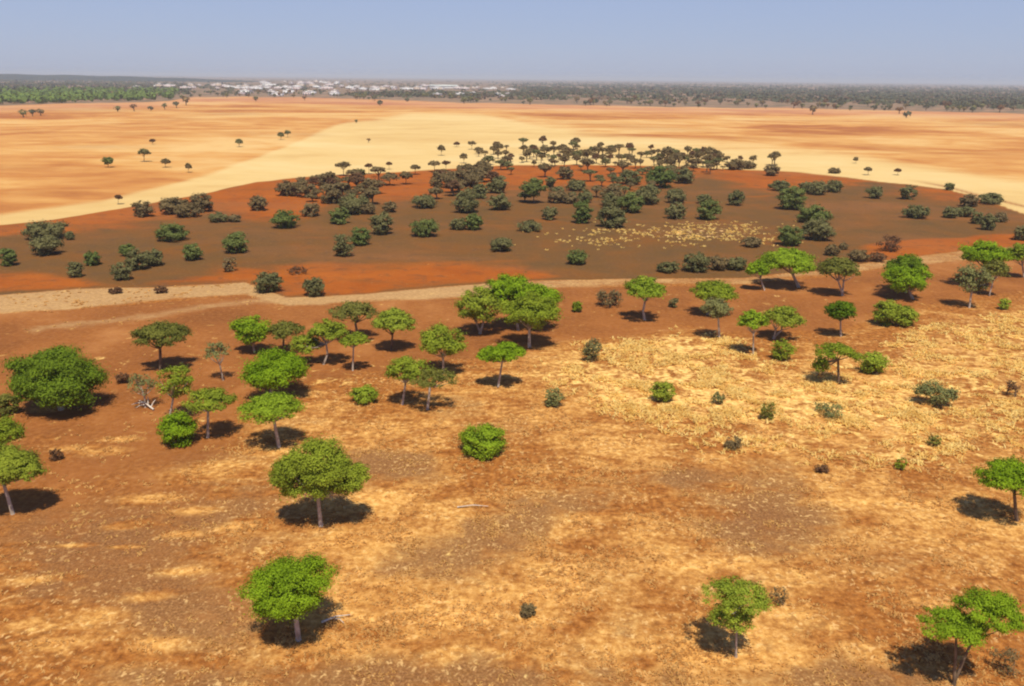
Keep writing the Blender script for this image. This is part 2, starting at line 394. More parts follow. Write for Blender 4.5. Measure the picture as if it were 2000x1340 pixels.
col = mixc(nt, mth(nt, 'MULTIPLY', blendw(A[1], n_patch, 2.2, .15, .95), .78), col, palec)
strawc = ramp(nt, n_fine, [(.3, (.58, .30, .070)), (.5, (.76, .48, .14)), (.68, (.90, .68, .26))])
n_cl = noise(nt, P, .75, 4, .65, .6)
strawc = mixc(nt, mth(nt, 'MULTIPLY', over(n_fl, .54, .40), .8), strawc, (.50, .235, .062))
col_straw = mixc(nt, blendw(mth(nt, 'MULTIPLY', B[2], .62), n_cl, 2.6, .3, .75), col, strawc)
gravc = ramp(nt, n_big, [(.3, (.114, .061, .020)), (.5, (.140, .066, .019)), (.7, (.176, .068, .015))])
orngc = ramp(nt, n_big, [(.3, (.285, .064, .006)), (.7, (.38, .100, .012))])
n_pl = noise(nt, mapped(.05, .09, .1), 1.0, 5, .62, .8)
plat = mixc(nt, mth(nt, 'MULTIPLY', blendw(B[0], n_pl, 2.4, .12, 1.05), .92), gravc, orngc)
plat = mixc(nt, mth(nt, 'MULTIPLY', blendw(0.30, noise(nt, mapped(.02, .05, -.2), 1.0, 5, .62, .6), 3.0, .2, .9), .45), plat, (.27, .100, .034))
plat = mixc(nt, mth(nt, 'MULTIPLY', blendw(0.22, n_mid, 3.0, .2, .9), .5), plat, (.085, .052, .028))
plat = mixc(nt, mth(nt, 'MULTIPLY', blendw(0.06, n_fine, 3.0, .2, .7), .5), plat, (.32, .19, .085))
plat = mixc(nt, mth(nt, 'MULTIPLY', mth(nt, 'SUBTRACT', n_grain, .45, True), .4), plat, (.30, .16, .07))
plat = mixc(nt, blendw(mth(nt, 'MULTIPLY', B[2], .62), noise(nt, P, .9, 3, .6), 2.4, .55, .75), plat, (.72, .44, .17))
col = mixc(nt, blendw(A[2], mixn, .35, .35, .65), col_straw, plat)
# fields behind the plateau
fs = mapped(.0075, .012, .25)
n_f1 = noise(nt, fs, 1.0, 5, .6, .6)
n_f2 = noise(nt, mapped(.045, .065, -.15), 1.0, 4, .6, .5)
fn = mth(nt, 'ADD', mth(nt, 'MULTIPLY', n_f1, .72), mth(nt, 'MULTIPLY', n_f2, .28))
fieldc = ramp(nt, fn, [(.38, (.340, .118, .032)), (.45, (.460, .195, .050)), (.52, (.550, .285, .083)), (.61, (.61, .385, .145))])
creamc = ramp(nt, fn, [(.32, (.520, .320, .108)), (.5, (.605, .420, .165)), (.68, (.66, .490, .225))])
fieldc = mixc(nt, mth(nt, 'MULTIPLY', blendw(B[1], fn, .9, .12, .8), .95), fieldc, creamc)
fieldc = mixc(nt, mth(nt, 'MULTIPLY', D[2], .75), fieldc, (.47, .215, .115))
fieldc = mixc(nt, mth(nt, 'MULTIPLY', D[1], .85), fieldc, (.26, .085, .026))
col = mixc(nt, Cc[0], col, fieldc)
woodc = ramp(nt, n_f2, [(.35, (.11, .092, .056)), (.50, (.19, .130, .078)), (.65, (.36, .200, .120))])
col = mixc(nt, blendw(Cc[1], fn, .8, .3, .7), col, woodc)
nt.links.new(col, b.inputs['Base Color'])
bp = nt.nodes.new('ShaderNodeBump'); bp.inputs['Strength'].default_value = .55; bp.inputs['Distance'].default_value = .12
nt.links.new(mth(nt, 'ADD', n_fine, mth(nt, 'MULTIPLY', n_grain, .6)), bp.inputs['Height'])
nt.links.new(bp.outputs[0], b.inputs['Normal'])
g = obj('ground', gme, m)
tag(g, kind='structure')

# low wooded ridge on the left skyline
xs = np.linspace(-1, 1, 90)
RV = []; RQ = []
for i, s in enumerate(xs):
    X = -2450 + s * 1450
    hh = 22.5 * max(0, 1 - abs(s) ** 3) * (0.93 + .07 * math.sin(i * .9))
    for k, q in enumerate(np.linspace(-1, 1, 9)):
        RV.append((X, 3400 + q * 420, -1.0 + hh * math.cos(q * math.pi / 2) ** 1.2))
for i in range(89):
    for k in range(8):
        a = i * 9 + k; RQ.append((a, a + 9, a + 10, a + 1))
hm = flat_mat('ridge_scrub', (.020, .026, .020), (.034, .040, .028), .02)
tag(obj('hills', smooth(mesh('hills', np.array(RV), np.array(RQ))), hm), kind='structure')

# ------------------------------------------------------------------ tree builders
def ellipsoid(box, Y):
    """turn an observed crown (pixel box at distance Y) into centre, radius and half height in metres"""
    u0, v0, u1, v1 = box
    c, t = at_depth((u0 + u1) / 2, (v0 + v1) / 2, Y)
    s = FPX / t
    a = 1.05 * (u1 - u0) / 2 / s; hv = 1.04 * (v1 - v0) / 2 / s
    d = ray((u0 + u1) / 2, (v0 + v1) / 2); phi = math.asin(-d[2] / np.linalg.norm(d))
    cz = math.sqrt(max(hv * hv - (a * .9 * math.sin(phi)) ** 2, (.30 * a) ** 2)) / math.cos(phi)
    return c, a, cz, s
def crown_points(r, c, a, cz, s, shape, dens=1.0, b=None):
    b = a * .92 if b is None else b
    leaf = np.clip(3.3 / s, .05, .45)
    gm = (a * b * cz) ** (1 / 3)
    rc0 = np.clip(.24 * gm, .10, .90)
    nc = int(np.clip((1.35 if shape == 'umb' else 1.15) * dens ** .6 * (gm / rc0) ** 3, 14, 170))
    d = unit(r.normal(size=(nc * 8, 3)))
    rad = r.uniform(.0, 1, nc * 8) ** .36
    p = d * rad[:, None]
    if shape == 'umb':         # flat-bottomed umbrella
        p = p[(p[:, 2] > -.40)]
    p = p[:nc] * np.array([max(a - .72 * rc0, .3 * a), max(b - .72 * rc0, .3 * b), max(cz - .62 * rc0, .3 * cz)])
    if shape == 'umb': p[:, 2] -= .30 * cz * (np.hypot(p[:, 0] / a, p[:, 1] / b)) ** 2 - .08 * cz
    P = []; N = []
    for q in p:
        rr = rc0 * r.uniform(.6, 1.3)
        fl = .52 if shape == 'umb' else .62
        n = int(np.clip(dens * 14 * rr * rr / (leaf * leaf), 8, 900))
        dd = unit(r.normal(size=(n, 3)))
        k = r.uniform(.15, 1.0, n)[:, None] ** .55 * r.choice([1, 1, 1.2, 1.45, 1.8], n, p=[.3, .25, .2, .15, .1])[:, None]
        P.append(q + dd * k * np.array([rr, rr, rr * fl]))
        nn = dd * .9 + (q / np.array([a, b, cz])) * .6 + np.array([0, 0, .50]) + r.normal(size=(n, 3)) * .42
        N.append(nn)
    return np.concatenate(P), np.concatenate(N), leaf, p
def grow(name, mat, boxes, base, label, cat='tree', shape='umb', group=None, dens=1.0, bark=None, lean=0.0, forks=1, tw=1.0, low=None):
    bu, bv = base
    g0 = ground(bu, bv); Y = g0[1]
    r = np.random.default_rng(int(bu * 131 + bv * 7) & 0xffff)
    root = empty(name, (g0[0], Y, 0), label, cat, group)
    off = np.array([g0[0], Y, 0])
    mb = MB(); tb = MB()
    tips = []; zs = []
    for bx in boxes:
        c, a, cz, s = ellipsoid(bx, Y)
        c = c - off
        if shape == 'bush':
            c[1] += a * .3
            top = c[2] + cz; c[2] = max(top * .45, .1); cz = max(top - c[2], .25)
        else:
            c[2] = max(c[2], cz * 1.02 + .15)
        P, N, leaf, cl = crown_points(r, c, a, cz, s, 'umb' if shape == 'umb' else 'round', dens)
        P = P + c
        ok = P[:, 2] > .06
        mb.add(*leaves(P[ok], N[ok], leaf, r))
        cl = cl + c; tips.append(cl); zs.append((c, a, cz))
    me = mb.mesh('crown')
    crownname = 'foliage' if shape == 'bush' else 'crown'
    obj(crownname, me, L[mat], root)
    big = max(a for _, a, _ in zs)
    rt = np.clip(.050 * big * tw, .03, .34)
    if shape == 'bush':
        for k in range(6):
            e = tips[0][r.integers(len(tips[0]))]
            st = np.array([r.normal() * .08, r.normal() * .08, -.08])
            tb.add(*tube([st, st * .5 + e * .45, e], [rt * .6, rt * .4, rt * .15], 5))
        obj('stem', smooth(tb.mesh('stem')), bark or BARKD, root)
    else:
        c0 = np.mean([c for c, _, _ in zs], 0)
        lowz = zs[0][0][2] - zs[0][2]; c0 = zs[0][0] if forks == 1 else c0
        fz = np.clip(lowz * .9 + .1, .35, None)
        if forks == 1:
            fk = np.array([c0[0] * .55, c0[1] * .5, max(fz, .3 * c0[2])])
            mid = fk * .5 + np.array([lean * .3, 0, 0])
            tb.add(*tube([(0, 0, -.15), (0, 0, .05), mid, fk], [rt * 1.5, rt * 1.15, rt * .95, rt * .85], 8))
            starts = [fk]
        else:
            starts = []
            tb.add(*tube([(0, 0, -.15), (0, 0, .18)], [rt * 1.6, rt * 1.3], 8))
            for k in range(forks):
                tgt = zs[k % len(zs)][0] if len(zs) >= forks else c0 + np.array([(k - (forks - 1) / 2) * big * .5, 0, 0])
                fk = np.array([tgt[0] * .5, tgt[1] * .5 + r.normal() * .1, max(fz, .35 * c0[2])])
                tb.add(*tube([(0, 0, .12), fk * .5 + np.array([0, 0, fk[2] * .06]), fk], [rt * 1.0, rt * .8, rt * .65], 7))
                starts.append(fk)
        for cl, (c, a, cz) in zip(tips, zs):
            sel = cl[r.permutation(len(cl))[:11]]
            for e in sel:
                fk = min(starts, key=lambda q: np.linalg.norm(q - e))
                m1 = fk * .55 + e * .45 + np.array([0, 0, -.05 * np.linalg.norm(e - fk)])
                tb.add(*tube([fk, m1, e], [rt * .55, rt * .34, rt * .12], 5))
        obj('trunk', smooth(tb.mesh('trunk')), bark or BARK, root)
    return root

# ------------------------------------------------------------------ foreground savanna trees and bushes (surveyed one by one)
T, BU = 'acacia_tree', 'bush'
grow(T, 'deep', [(20, 668, 172, 785), (38, 690, 204, 800)], (120, 800), 'very large dense dark green tree whose crown reaches down almost to the red soil', shape='round', dens=1.15, forks=3)
grow(T, 'olive', [(257, 626, 368, 682)], (314, 722), 'dark olive umbrella acacia with brown trunk standing alone on red soil', dens=.9, bark=BARKD)
grow(T, 'green', [(304, 709, 384, 778)], (331, 818), 'loose light green tree directly behind the round bright bush', shape='round', dens=.55)
grow(T, 'pale', [(248, 723, 312, 775)], (284, 796), 'sparse pale small tree above white fallen branches', shape='round', dens=.3)
grow(T, 'green', [(360, 755, 458, 806)], (406, 855), 'slender pale trunked umbrella tree right of the round bright bush', dens=.8)
grow(BU, 'bright', [(302, 808, 382, 876)], (343, 872), 'round bright green bush in front of the slender pale trunked tree', 'bush', 'bush')
grow(T, 'green', [(-45, 811, 46, 872)], (8, 915), 'light green tree half cut by the left edge behind a darker one', shape='round', dens=.8)
grow(T, 'green', [(-72, 866, 60, 945), (0, 890, 84, 948)], (25, 1004), 'broad green tree with pale trunk cut by the left edge', dens=1.0)
grow(BU, 'olive', [(-22, 768, 34, 815)], (6, 812), 'low dark olive bush at the left edge beside the big dense tree', 'bush', 'bush', dens=.8)
grow(T, 'pale', [(395, 666, 453, 712)], (436, 743), 'faint thin crowned tree with white trunk left of bright green ones', dens=.35)
grow(T, 'bright', [(451, 613, 530, 676)], (497, 688), 'bright green round topped tree at back left of the middle grove', shape='round')
grow(T, 'olive', [(512, 624, 598, 664)], (553, 690), 'flat olive umbrella tree beside the bright tree at the back of the grove', dens=.6, bark=BARKD)
grow(T, 'bright', [(462, 680, 606, 758)], (528, 776), 'largest deep green tree at the front of the middle grove', shape='round', dens=1.05)
grow(T, 'green', [(602, 621, 682, 672), (564, 650, 632, 694)], (632, 712), 'leaning two tiered green tree in the middle grove', dens=.8, lean=.8)
grow(T, 'olive', [(641, 586, 738, 632)], (700, 664), 'dark olive umbrella tree at the very back of the middle grove', dens=.7, bark=BARKD)
grow(T, 'lime', [(727, 600, 810, 656)], (764, 684), 'bright yellow green dome shaped tree over a dark oval shadow', dens=1.0, bark=BARKD)
grow(T, 'green', [(661, 647, 724, 679)], (689, 724), 'small flat topped green tree with thin pale trunk in the grove', dens=.7)
grow(T, 'bright', [(466, 762, 592, 828)], (545, 873), 'wide bright umbrella tree behind the tall foreground tree', dens=.9)
grow(T, 'green', [(815, 631, 914, 700)], (866, 729), 'rounded green tree with short white trunk right of the grove', shape='round', dens=.85)
grow(T, 'green', [(752, 692, 842, 750)], (786, 790), 'medium green umbrella tree, left one of two touching crowns', dens=.7)
grow(T, 'olive', [(795, 722, 895, 752)], (835, 800), 'thin olive umbrella tree, right one of two touching crowns', dens=.5)
grow(BU, 'lime', [(681, 752, 738, 790)], (709, 789), 'low light green bush between the grove and the touching umbrella trees', 'bush', 'bush')
grow(T, 'green', [(540, 850, 690, 975), (522, 890, 610, 968), (625, 890, 718, 972)], (627, 1028), 'tall broad green tree with thick pale trunk in the foreground', shape='round', dens=1.0)
grow(T, 'bright', [(945, 531, 1050, 600), (1000, 548, 1096, 615)], (1012, 645), 'bright green topped tree at the back of the big clump', shape='round', dens=1.0)
grow(T, 'green', [(888, 556, 985, 632)], (938, 652), 'duller green tree at the left of the big clump', shape='round', dens=.9, forks=2)
grow(T, 'green', [(974, 568, 1094, 642)], (1034, 678), 'yellowish green tree with white trunk at the front of the big clump', shape='round', dens=1.0)
grow(T, 'bright', [(948, 667, 1026, 708), (930, 675, 985, 716)], (973, 756), 'compact green tree with thin white trunk in front of the big clump', dens=1.0)
grow('dry_shrub', 'brown', [(1162, 562, 1222, 600)], (1193, 600), 'leafless brown shrub left of the yellow green umbrella tree', 'shrub', 'bush', dens=.45)
grow(T, 'lime', [(1214, 539, 1306, 588)], (1259, 625), 'yellow green umbrella tree with bent white trunk standing clear', dens=.9, lean=-.6)
grow('shrub', 'green', [(1116, 588, 1138, 610)], (1128, 610), 'tiny dark shrub right of the big clump of trees', 'shrub', 'bush')
grow('shrub', 'shrub', [(1137, 660, 1178, 707)], (1156, 707), 'upright grey green shrub at the edge of the yellow straw', 'shrub', 'bush', dens=.6)
grow('shrub', 'pale', [(1060, 757, 1104, 797)], (1082, 795), 'small pale green shrub left of the brightest straw', 'shrub', 'bush', dens=.6)
grow('shrub', 'green', [(1271, 744, 1322, 786)], (1298, 784), 'small green bush alone in the middle of the yellow straw', 'bush', 'bush', dens=.8)
grow('sapling', 'shrub', [(1305, 580, 1327, 601)], (1315, 601), 'tiny dark sapling right of the yellow green umbrella tree', 'sapling', 'bush', dens=.5)
grow(T, 'green', [(1348, 546, 1440, 590)], (1382, 614), 'dark green flat topped tree behind a pale smaller crown', dens=1.0)
grow(T, 'pale', [(1364, 578, 1437, 622)], (1405, 661), 'pale grey green tree with sagging crown before a darker flat topped one', shape='round', dens=.65)
grow(T, 'bright', [(1483, 482, 1596, 536)], (1560, 561), 'bright green wide crowned tree below the grey thicket', dens=1.1)
grow(T, 'bright', [(1456, 508, 1504, 544)], (1493, 567), 'small bright tree tucked under the left side of a wide bright crown', dens=.9)
grow(T, 'olive', [(1596, 500, 1680, 548)], (1645, 577), 'yellowish olive dome tree with two trunks right of the wide bright crown', forks=2, dens=.9)
grow(T, 'green', [(1488, 594, 1574, 646)], (1511, 662), 'green umbrella tree with forked trunk, right of a touching smaller one', forks=2, dens=.9)
grow(T, 'bright', [(1442, 604, 1500, 650)], (1471, 692), 'smaller green tree with white trunk touching the forked trunk tree', dens=.8)
grow(BU, 'green', [(1508, 663, 1556, 706)], (1532, 705), 'soft green bush below the forked trunk umbrella tree', 'bush', 'bush', dens=.7)
grow(T, 'deep', [(1608, 583, 1674, 627)], (1642, 657), 'dark green small tree standing on brown bare ground above its shadow', shape='round', dens=.9)
grow(BU, 'green', [(1707, 585, 1765, 632), (1738, 596, 1802, 638)], (1756, 637), 'wide green bush below the tall double crowned tree at right', 'bush', 'bush')
grow(T, 'deep', [(1730, 494, 1812, 545)], (1768, 572), 'dark green tree behind a taller bright one at right', shape='round', dens=.9)
grow(T, 'bright', [(1727, 514, 1822, 570)], (1782, 584), 'full bright green tree standing just above the wide green bush', shape='round', dens=1.0)
grow(T, 'bright', [(1874, 469, 1970, 520)], (1918, 560), 'bright green dome tree at the far right behind olive ones', shape='round', dens=1.1)
grow(T, 'olive', [(1920, 504, 1971, 549)], (1932, 578), 'olive umbrella tree with white trunk at far right', dens=.7)
grow(T, 'pale', [(1866, 514, 1938, 572)], (1893, 601), 'pale olive drooping tree at far right, left of the white trunked one', shape='round', dens=.75)
grow(T, 'green', [(1966, 472, 2026, 518)], (2000, 542), 'green tree cut by the right edge just beyond the bright dome tree', dens=.8)
grow('shrub', 'lime', [(1952, 582, 1977, 605)], (1963, 605), 'little light green shrub near the right edge below olive trees', 'shrub', 'bush', dens=.7)
grow(T, 'green', [(1586, 667, 1680, 704), (1584, 694, 1622, 734)], (1638, 749), 'small green acacia with thin trunk and a drooping left limb in straw', dens=.65, bark=BARKD)
grow(BU, 'lime', [(1682, 687, 1741, 732)], (1712, 731), 'light green round bush right of the drooping small acacia', 'bush', 'bush', dens=.8)
grow(BU, 'pale', [(1792, 743, 1875, 796)], (1834, 794), 'wide greyish olive bush in the straw at right', 'bush', 'bush', dens=.55)
grow('dry_shrub', 'rust', [(1966, 742, 1999, 775)], (1984, 775), 'reddish dry shrub in the straw by the right edge', 'shrub', 'bush', dens=.3)
grow(T, 'bright', [(1912, 893, 2040, 970)], (1985, 1017), 'bright green umbrella tree at the right edge with shadow thrown left', dens=.95, bark=BARKD)
grow(BU, 'bright', [(890, 830, 993, 896)], (941, 893), 'big round bright green bush alone in the middle of the tan grass', 'bush', 'bush', dens=1.1)
grow(T, 'bright', [(478, 1080, 664, 1206)], (583, 1250), 'full bright green tree nearest the camera at lower left', shape='round', dens=1.15)
grow(T, 'lime', [(1366, 1126, 1506, 1200), (1378, 1165, 1475, 1235)], (1437, 1284), 'bushy yellow green tree with short forked trunk at lower right', shape='umb', dens=.62, forks=2, tw=.6)
grow(T, 'bright', [(1792, 1180, 1925, 1256), (1868, 1147, 1999, 1228)], (1862, 1338), 'two lobed green umbrella tree with split trunk in the bottom right corner', dens=.85, forks=2, bark=BARKD)
grow('dry_shrub', 'brown', [(1938, 1258, 2002, 1322)], (1972, 1320), 'dead looking grey brown shrub beside the split trunk tree', 'shrub', 'bush', dens=.25)
grow('dry_shrub', 'brown', [(1013, 1179, 1048, 1206)], (1030, 1205), 'small dark brown shrub alone in the bottom middle of the grass', 'shrub', 'bush', dens=1.0)
grow('dry_shrub', 'brown', [(1414, 853, 1456, 880)], (1435, 879), 'low dark dry shrub at the lower border of the yellow straw', 'shrub', 'bush', dens=.5)
grow('shrub', 'olive', [(1484, 782, 1518, 822)], (1500, 821), 'narrow olive green shrub in the straw right of the small green bush', 'shrub', 'bush', dens=.5)
grow('shrub', 'pale', [(1390, 763, 1418, 790)], (1404, 790), 'faint pale shrub between the green bush and the narrow olive shrub', 'shrub', 'bush', dens=.3)
grow('shrub', 'pale', [(1586, 784, 1656, 817)], (1622, 816), 'wide thin pale shrub in the straw right of the narrow olive shrub', 'shrub', 'bush', dens=.3)
grow('shrub', 'olive', [(1812, 848, 1842, 872)], (1828, 872), 'small sparse shrub below the wide greyish olive bush', 'shrub', 'bush', dens=.35)
grow('shrub', 'green', [(1748, 895, 1776, 918)], (1762, 918), 'thin green tuft of a shrub in grass right of centre', 'shrub', 'bush', dens=.25)
grow('dry_shrub', 'rust', [(1592, 906, 1622, 924)], (1607, 924), 'tiny dark reddish shrub in open grass', 'shrub', 'bush', dens=.5)
grow('dry_shrub', 'rust', [(222, 727, 252, 750)], (236, 750), 'tiny reddish dry shrub right of the very large dense tree', 'shrub', 'bush', dens=.5)
grow('dry_shrub', 'rust', [(92, 876, 120, 900)], (105, 900), 'dark red dry shrub right of the two left edge trees', 'shrub', 'bush', dens=.5)
grow('dry_shrub', 'brown', [(1505, 1145, 1548, 1182)], (1528, 1182), 'faint brown twiggy shrub right of the bushy yellow green tree', 'shrub', 'bush', dens=.25)

def dead_wood(name, u, v, segs, label):
    g0 = ground(u, v)
    mb = MB()
    for a, b_, r0 in segs:
        a = np.array(a, float); b_ = np.array(b_, float)
        mb.add(*tube([a, (a + b_) / 2 + np.array([0, .05, .08]), b_], [r0, r0 * .75, r0 * .35], 6))
    o = obj(name, smooth(mb.mesh(name)), DEAD, None, (g0[0], g0[1], 0.03))
    return tag(o, label, 'branches')
dead_wood('fallen_branches', 286, 797, [((.8, -.5, .05), (-.7, .4, .45), .08), ((.2, -.1, .25), (.05, .4, .8), .05), ((.5, -.3, .15), (.75, .1, .65), .05), ((-.3, .2, .3), (-1.2, .1, .2), .05), ((-.1, 0, .25), (-.7, -.3, .1), .04)], 'white dead branches fallen on red soil under a sparse pale tree')
dead_wood('fallen_branch', 650, 1213, [((-.5, -.2, .05), (.8, .3, .12), .06), ((.1, 0, .1), (.6, -.3, .1), .035)], 'pale stick lying on grass at the shadow of the nearest tree')
dead_wood('fallen_branch', 925, 993, [((-1.0, 0, .05), (.9, .1, .08), .045)], 'long thin pale stick lying in open grass near the centre')

# ------------------------------------------------------------------ shrubs and trees of the gravel plateau
PG = 'shrubs of the gravel plateau'
def shrub(x0, y0, x1, y1, mat, label, dens=.9):
    gx_, gy_ = .05 * (x1 - x0), .08 * (y1 - y0)
    x0 -= gx_; x1 += gx_; y0 -= gy_
    if mat in ('brown', 'rust'): nm = 'dry_shrub'
    else: nm = 'shrub'
    grow(nm, mat, [(x0, y0, x1, y1)], ((x0 + x1) / 2, y1 - 2), label, 'shrub', 'bush', PG, dens)
def ptree(x0, y0, x1, y1, by, mat, label, dens=.7, shape='umb'):
    grow('thorn_tree', mat, [(x0, y0, x1, y1)], ((x0 + x1) / 2, by), label, 'tree', shape, None, dens, bark=BARKD, tw=.9)
shrub(41, 434, 121, 470, 'shrub', 'widest dark shrub at the left end of the plateau rim')
shrub(55, 459, 111, 501, 'shrub', 'grey green shrub in front of the widest one at left')
shrub(127, 453, 143, 471, 'shrub', 'tiny dark shrub right of the widest left rim shrub')
shrub(-10, 485, 26, 522, 'shrubg', 'dark green shrub cut by the left edge')
shrub(161, 492, 193, 521, 'shrubg', 'small dark shrub halfway between the left edge and the close cluster')
shrub(130, 512, 158, 544, 'shrub', 'dull grey shrub at the top of the left orange soil')
shrub(231, 477, 260, 503, 'shrubg', 'rear left shrub of the close cluster of four')
shrub(242, 489, 285, 530, 'shrub', 'biggest middle shrub of the close cluster of four')
shrub(278, 487, 316, 522, 'shrub', 'right hand shrub of the close cluster of four')
shrub(214, 515, 252, 550, 'shrub', 'front left shrub of the close cluster of four')
shrub(300, 439, 361, 474, 'shrubg', 'wide green topped shrub with black shadow left of centre')
shrub(355, 478, 392, 511, 'shrubg', 'round shrub between the close cluster and a taller green one')
shrub(435, 456, 482, 497, 'shrubg', 'full rounded dark green shrub standing clear at left')
shrub(430, 503, 462, 533, 'brown', 'dry thin shrub just below a full rounded green one', .5)
shrub(256, 394, 294, 426, 'brown', 'round brown shrub on the orange rim at left', .9)
shrub(305, 388, 362, 420, 'brown', 'left part of the long brown thicket on the rim')
shrub(338, 400, 386, 427, 'brown', 'low front shrub of the long brown thicket')
shrub(368, 379, 413, 417, 'brown', 'right peaked shrub of the long brown thicket')
shrub(408, 415, 441, 437, 'shrub', 'low grey shrub below the brown thicket, left of a pair')
shrub(440, 420, 468, 436, 'brown', 'low flat brown shrub below the thicket, right of a pair')
shrub(484, 384, 520, 414, 'brown', 'brown shrub alone on the orange rim soil')
shrub(539, 354, 584, 385, 'brown', 'leftmost purplish brown shrub of the dry wood')
shrub(577, 346, 600, 368, 'brown', 'small brown shrub behind the left end of the dry wood')
shrub(580, 360, 618, 388, 'brown', 'second low brown shrub of the dry wood from its left end')
shrub(618, 338, 643, 366, 'brown', 'peaked brown shrub at the back of the dry wood')
shrub(622, 368, 665, 400, 'brown', 'broad brown shrub at the front of the dry wood')
shrub(586, 396, 623, 425, 'brown', 'brownish shrub standing below the dry wood on orange soil', .7)
shrub(530, 413, 582, 448, 'shrubg', 'green shrub with a low left wing in the middle plateau')
shrub(641, 405, 680, 440, 'shrubg', 'compact green shrub over a black shadow below the dry wood')
shrub(662, 380, 720, 421, 'shrub', 'big dark shrub at the right front of the dry wood')
shrub(704, 396, 732, 421, 'brown', 'small brown shrub touching the big dark one')
shrub(723, 417, 766, 461, 'shrub', 'tall greyish shrub right of a compact green one')
shrub(746, 394, 773, 417, 'brown', 'small brown shrub right of the dry wood')
shrub(803, 381, 853, 409, 'shrub', 'low dark shrub alone on orange soil near the centre')
shrub(802, 426, 853, 465, 'shrubg', 'full round green shrub near the centre of the plateau')
shrub(878, 427, 912, 451, 'shrub', 'left low shrub of a joined pair near the centre')
shrub(906, 420, 942, 452, 'shrubg', 'right taller shrub of a joined pair near the centre')
shrub(682, 445, 720, 482, 'shrubg', 'dark green shrub touching a taller one at its lower left')
shrub(650, 459, 688, 504, 'shrub', 'tall shrub at the front left of a touching pair')
shrub(884, 371, 937, 418, 'shrub', 'large spreading dark shrub above the joined pair')
shrub(956, 378, 996, 413, 'shrub', 'squarish grey shrub left of the single trunked round tree')
shrub(952, 348, 990, 380, 'shrub', 'olive shrub behind the squarish grey one')
shrub(954, 466, 1001, 494, 'shrub', 'low rounded shrub alone on gravel left of the straw patch')
shrub(838, 338, 864, 380, 'brown', 'tall narrow brown shrub at the edge of orange soil')
shrub(864, 334, 905, 364, 'brown', 'left half of the purplish brown thicket below the pale field')
shrub(898, 332, 945, 366, 'brown', 'right half of the purplish brown thicket below the pale field')
shrub(922, 361, 953, 390, 'shrub', 'small grey shrub above the large spreading one')
shrub(492, 534, 548, 574, 'shrub', 'blackish shrub on the lower orange soil by the pale track')
shrub(589, 544, 634, 582, 'shrub', 'dark shrub with a low right wing beside the pale track')
ptree(1017, 346, 1068, 384, 397, 'shrubg', 'round crowned green tree with visible single trunk on the plateau', 1.0, 'round')
shrub(1066, 346, 1084, 368, 'shrub', 'small shrub behind the round crowned single trunk tree')
shrub(1088, 326, 1120, 353, 'brown', 'olive brown shrub alone against orange soil below the far belt')
shrub(1106, 351, 1144, 375, 'shrub', 'dark wedge shaped shrub right of the single trunk tree')
shrub(1070, 372, 1108, 399, 'brown', 'low brown shrub below the single trunk tree')
shrub(1096, 378, 1128, 400, 'brown', 'second low brown shrub right of the single trunk tree')
shrub(1128, 372, 1158, 398, 'shrub', 'olive shrub at the end of the row of low brown ones')
shrub(1120, 393, 1157, 439, 'shrubg', 'tall green shrub joined to a wider one by their shadow')
shrub(1168, 407, 1223, 447, 'shrub', 'wide blue green shrub right of the tall green one')
shrub(1176, 360, 1217, 405, 'brown', 'brown topped shrub at the left of the central thicket')
shrub(1176, 378, 1216, 410, 'shrub', 'grey shrub at the lower left of the central thicket')
shrub(1208, 378, 1260, 418, 'shrubg', 'broad green shrub at the front of the central thicket')
shrub(1212, 332, 1256, 363, 'shrub', 'dark shrub at the upper left of the central thicket')
shrub(1264, 325, 1318, 370, 'shrubg', 'large green shrub at the top of the central thicket')
shrub(1242, 362, 1292, 402, 'shrub', 'grey brown shrub in the middle of the central thicket')
shrub(1302, 371, 1341, 399, 'shrub', 'upper shrub of a stacked pair right of the central thicket')
shrub(1302, 396, 1341, 430, 'shrub', 'lower shrub of a stacked pair right of the central thicket')
shrub(1319, 330, 1358, 361, 'shrub', 'grey green shrub at the right end of the central thicket')
shrub(1364, 379, 1389, 400, 'shrub', 'small shrub behind the greenest round one')
shrub(1364, 392, 1409, 432, 'shrubg', 'greenest round shrub above the straw patch')
shrub(1423, 373, 1455, 404, 'shrub', 'round grey shrub alone right of the greenest one')
shrub(1057, 404, 1090, 432, 'shrub', 'small round shrub alone left of the tall green one')
shrub(1010, 432, 1059, 455, 'shrub', 'long low olive shrub on bare gravel', .7)
shrub(1108, 486, 1147, 519, 'shrubg', 'dark green squarish shrub alone near the lower plateau border')
shrub(1452, 464, 1490, 485, 'brown', 'low purplish brown shrub at the right end of the straw patch')
shrub(1286, 512, 1330, 535, 'shrub', 'leftmost low shrub of the dark hedge like row')
shrub(1336, 494, 1386, 534, 'shrub', 'tallest shrub of the dark hedge like row')
shrub(1382, 500, 1424, 530, 'brown', 'brownish shrub inside the dark hedge like row')
shrub(1420, 504, 1462, 530, 'shrub', 'rightmost shrub of the dark hedge like row')
shrub(1418, 312, 1456, 334, 'brown', 'low dark purplish shrub on the right rim, left of a pair')
shrub(1446, 315, 1477, 332, 'brown', 'low dark purplish shrub on the right rim, right of a pair')
shrub(1496, 321, 1523, 346, 'brown', 'brown shrub on the right rim against pale ground')
shrub(1505, 353, 1543, 375, 'shrub', 'grey shrub left of the row of three')
shrub(1562, 355, 1590, 378, 'shrub', 'left shrub of the row of three at right')
shrub(1582, 354, 1621, 383, 'shrub', 'middle shrub of the row of three at right')
shrub(1616, 353, 1648, 378, 'shrub', 'right shrub of the row of three at right')
shrub(1524, 366, 1577, 412, 'shrubg', 'tall dark green shrub below the row of three')
shrub(1562, 402, 1625, 439, 'shrubg', 'wide shrub, upper one of the large stacked thicket')
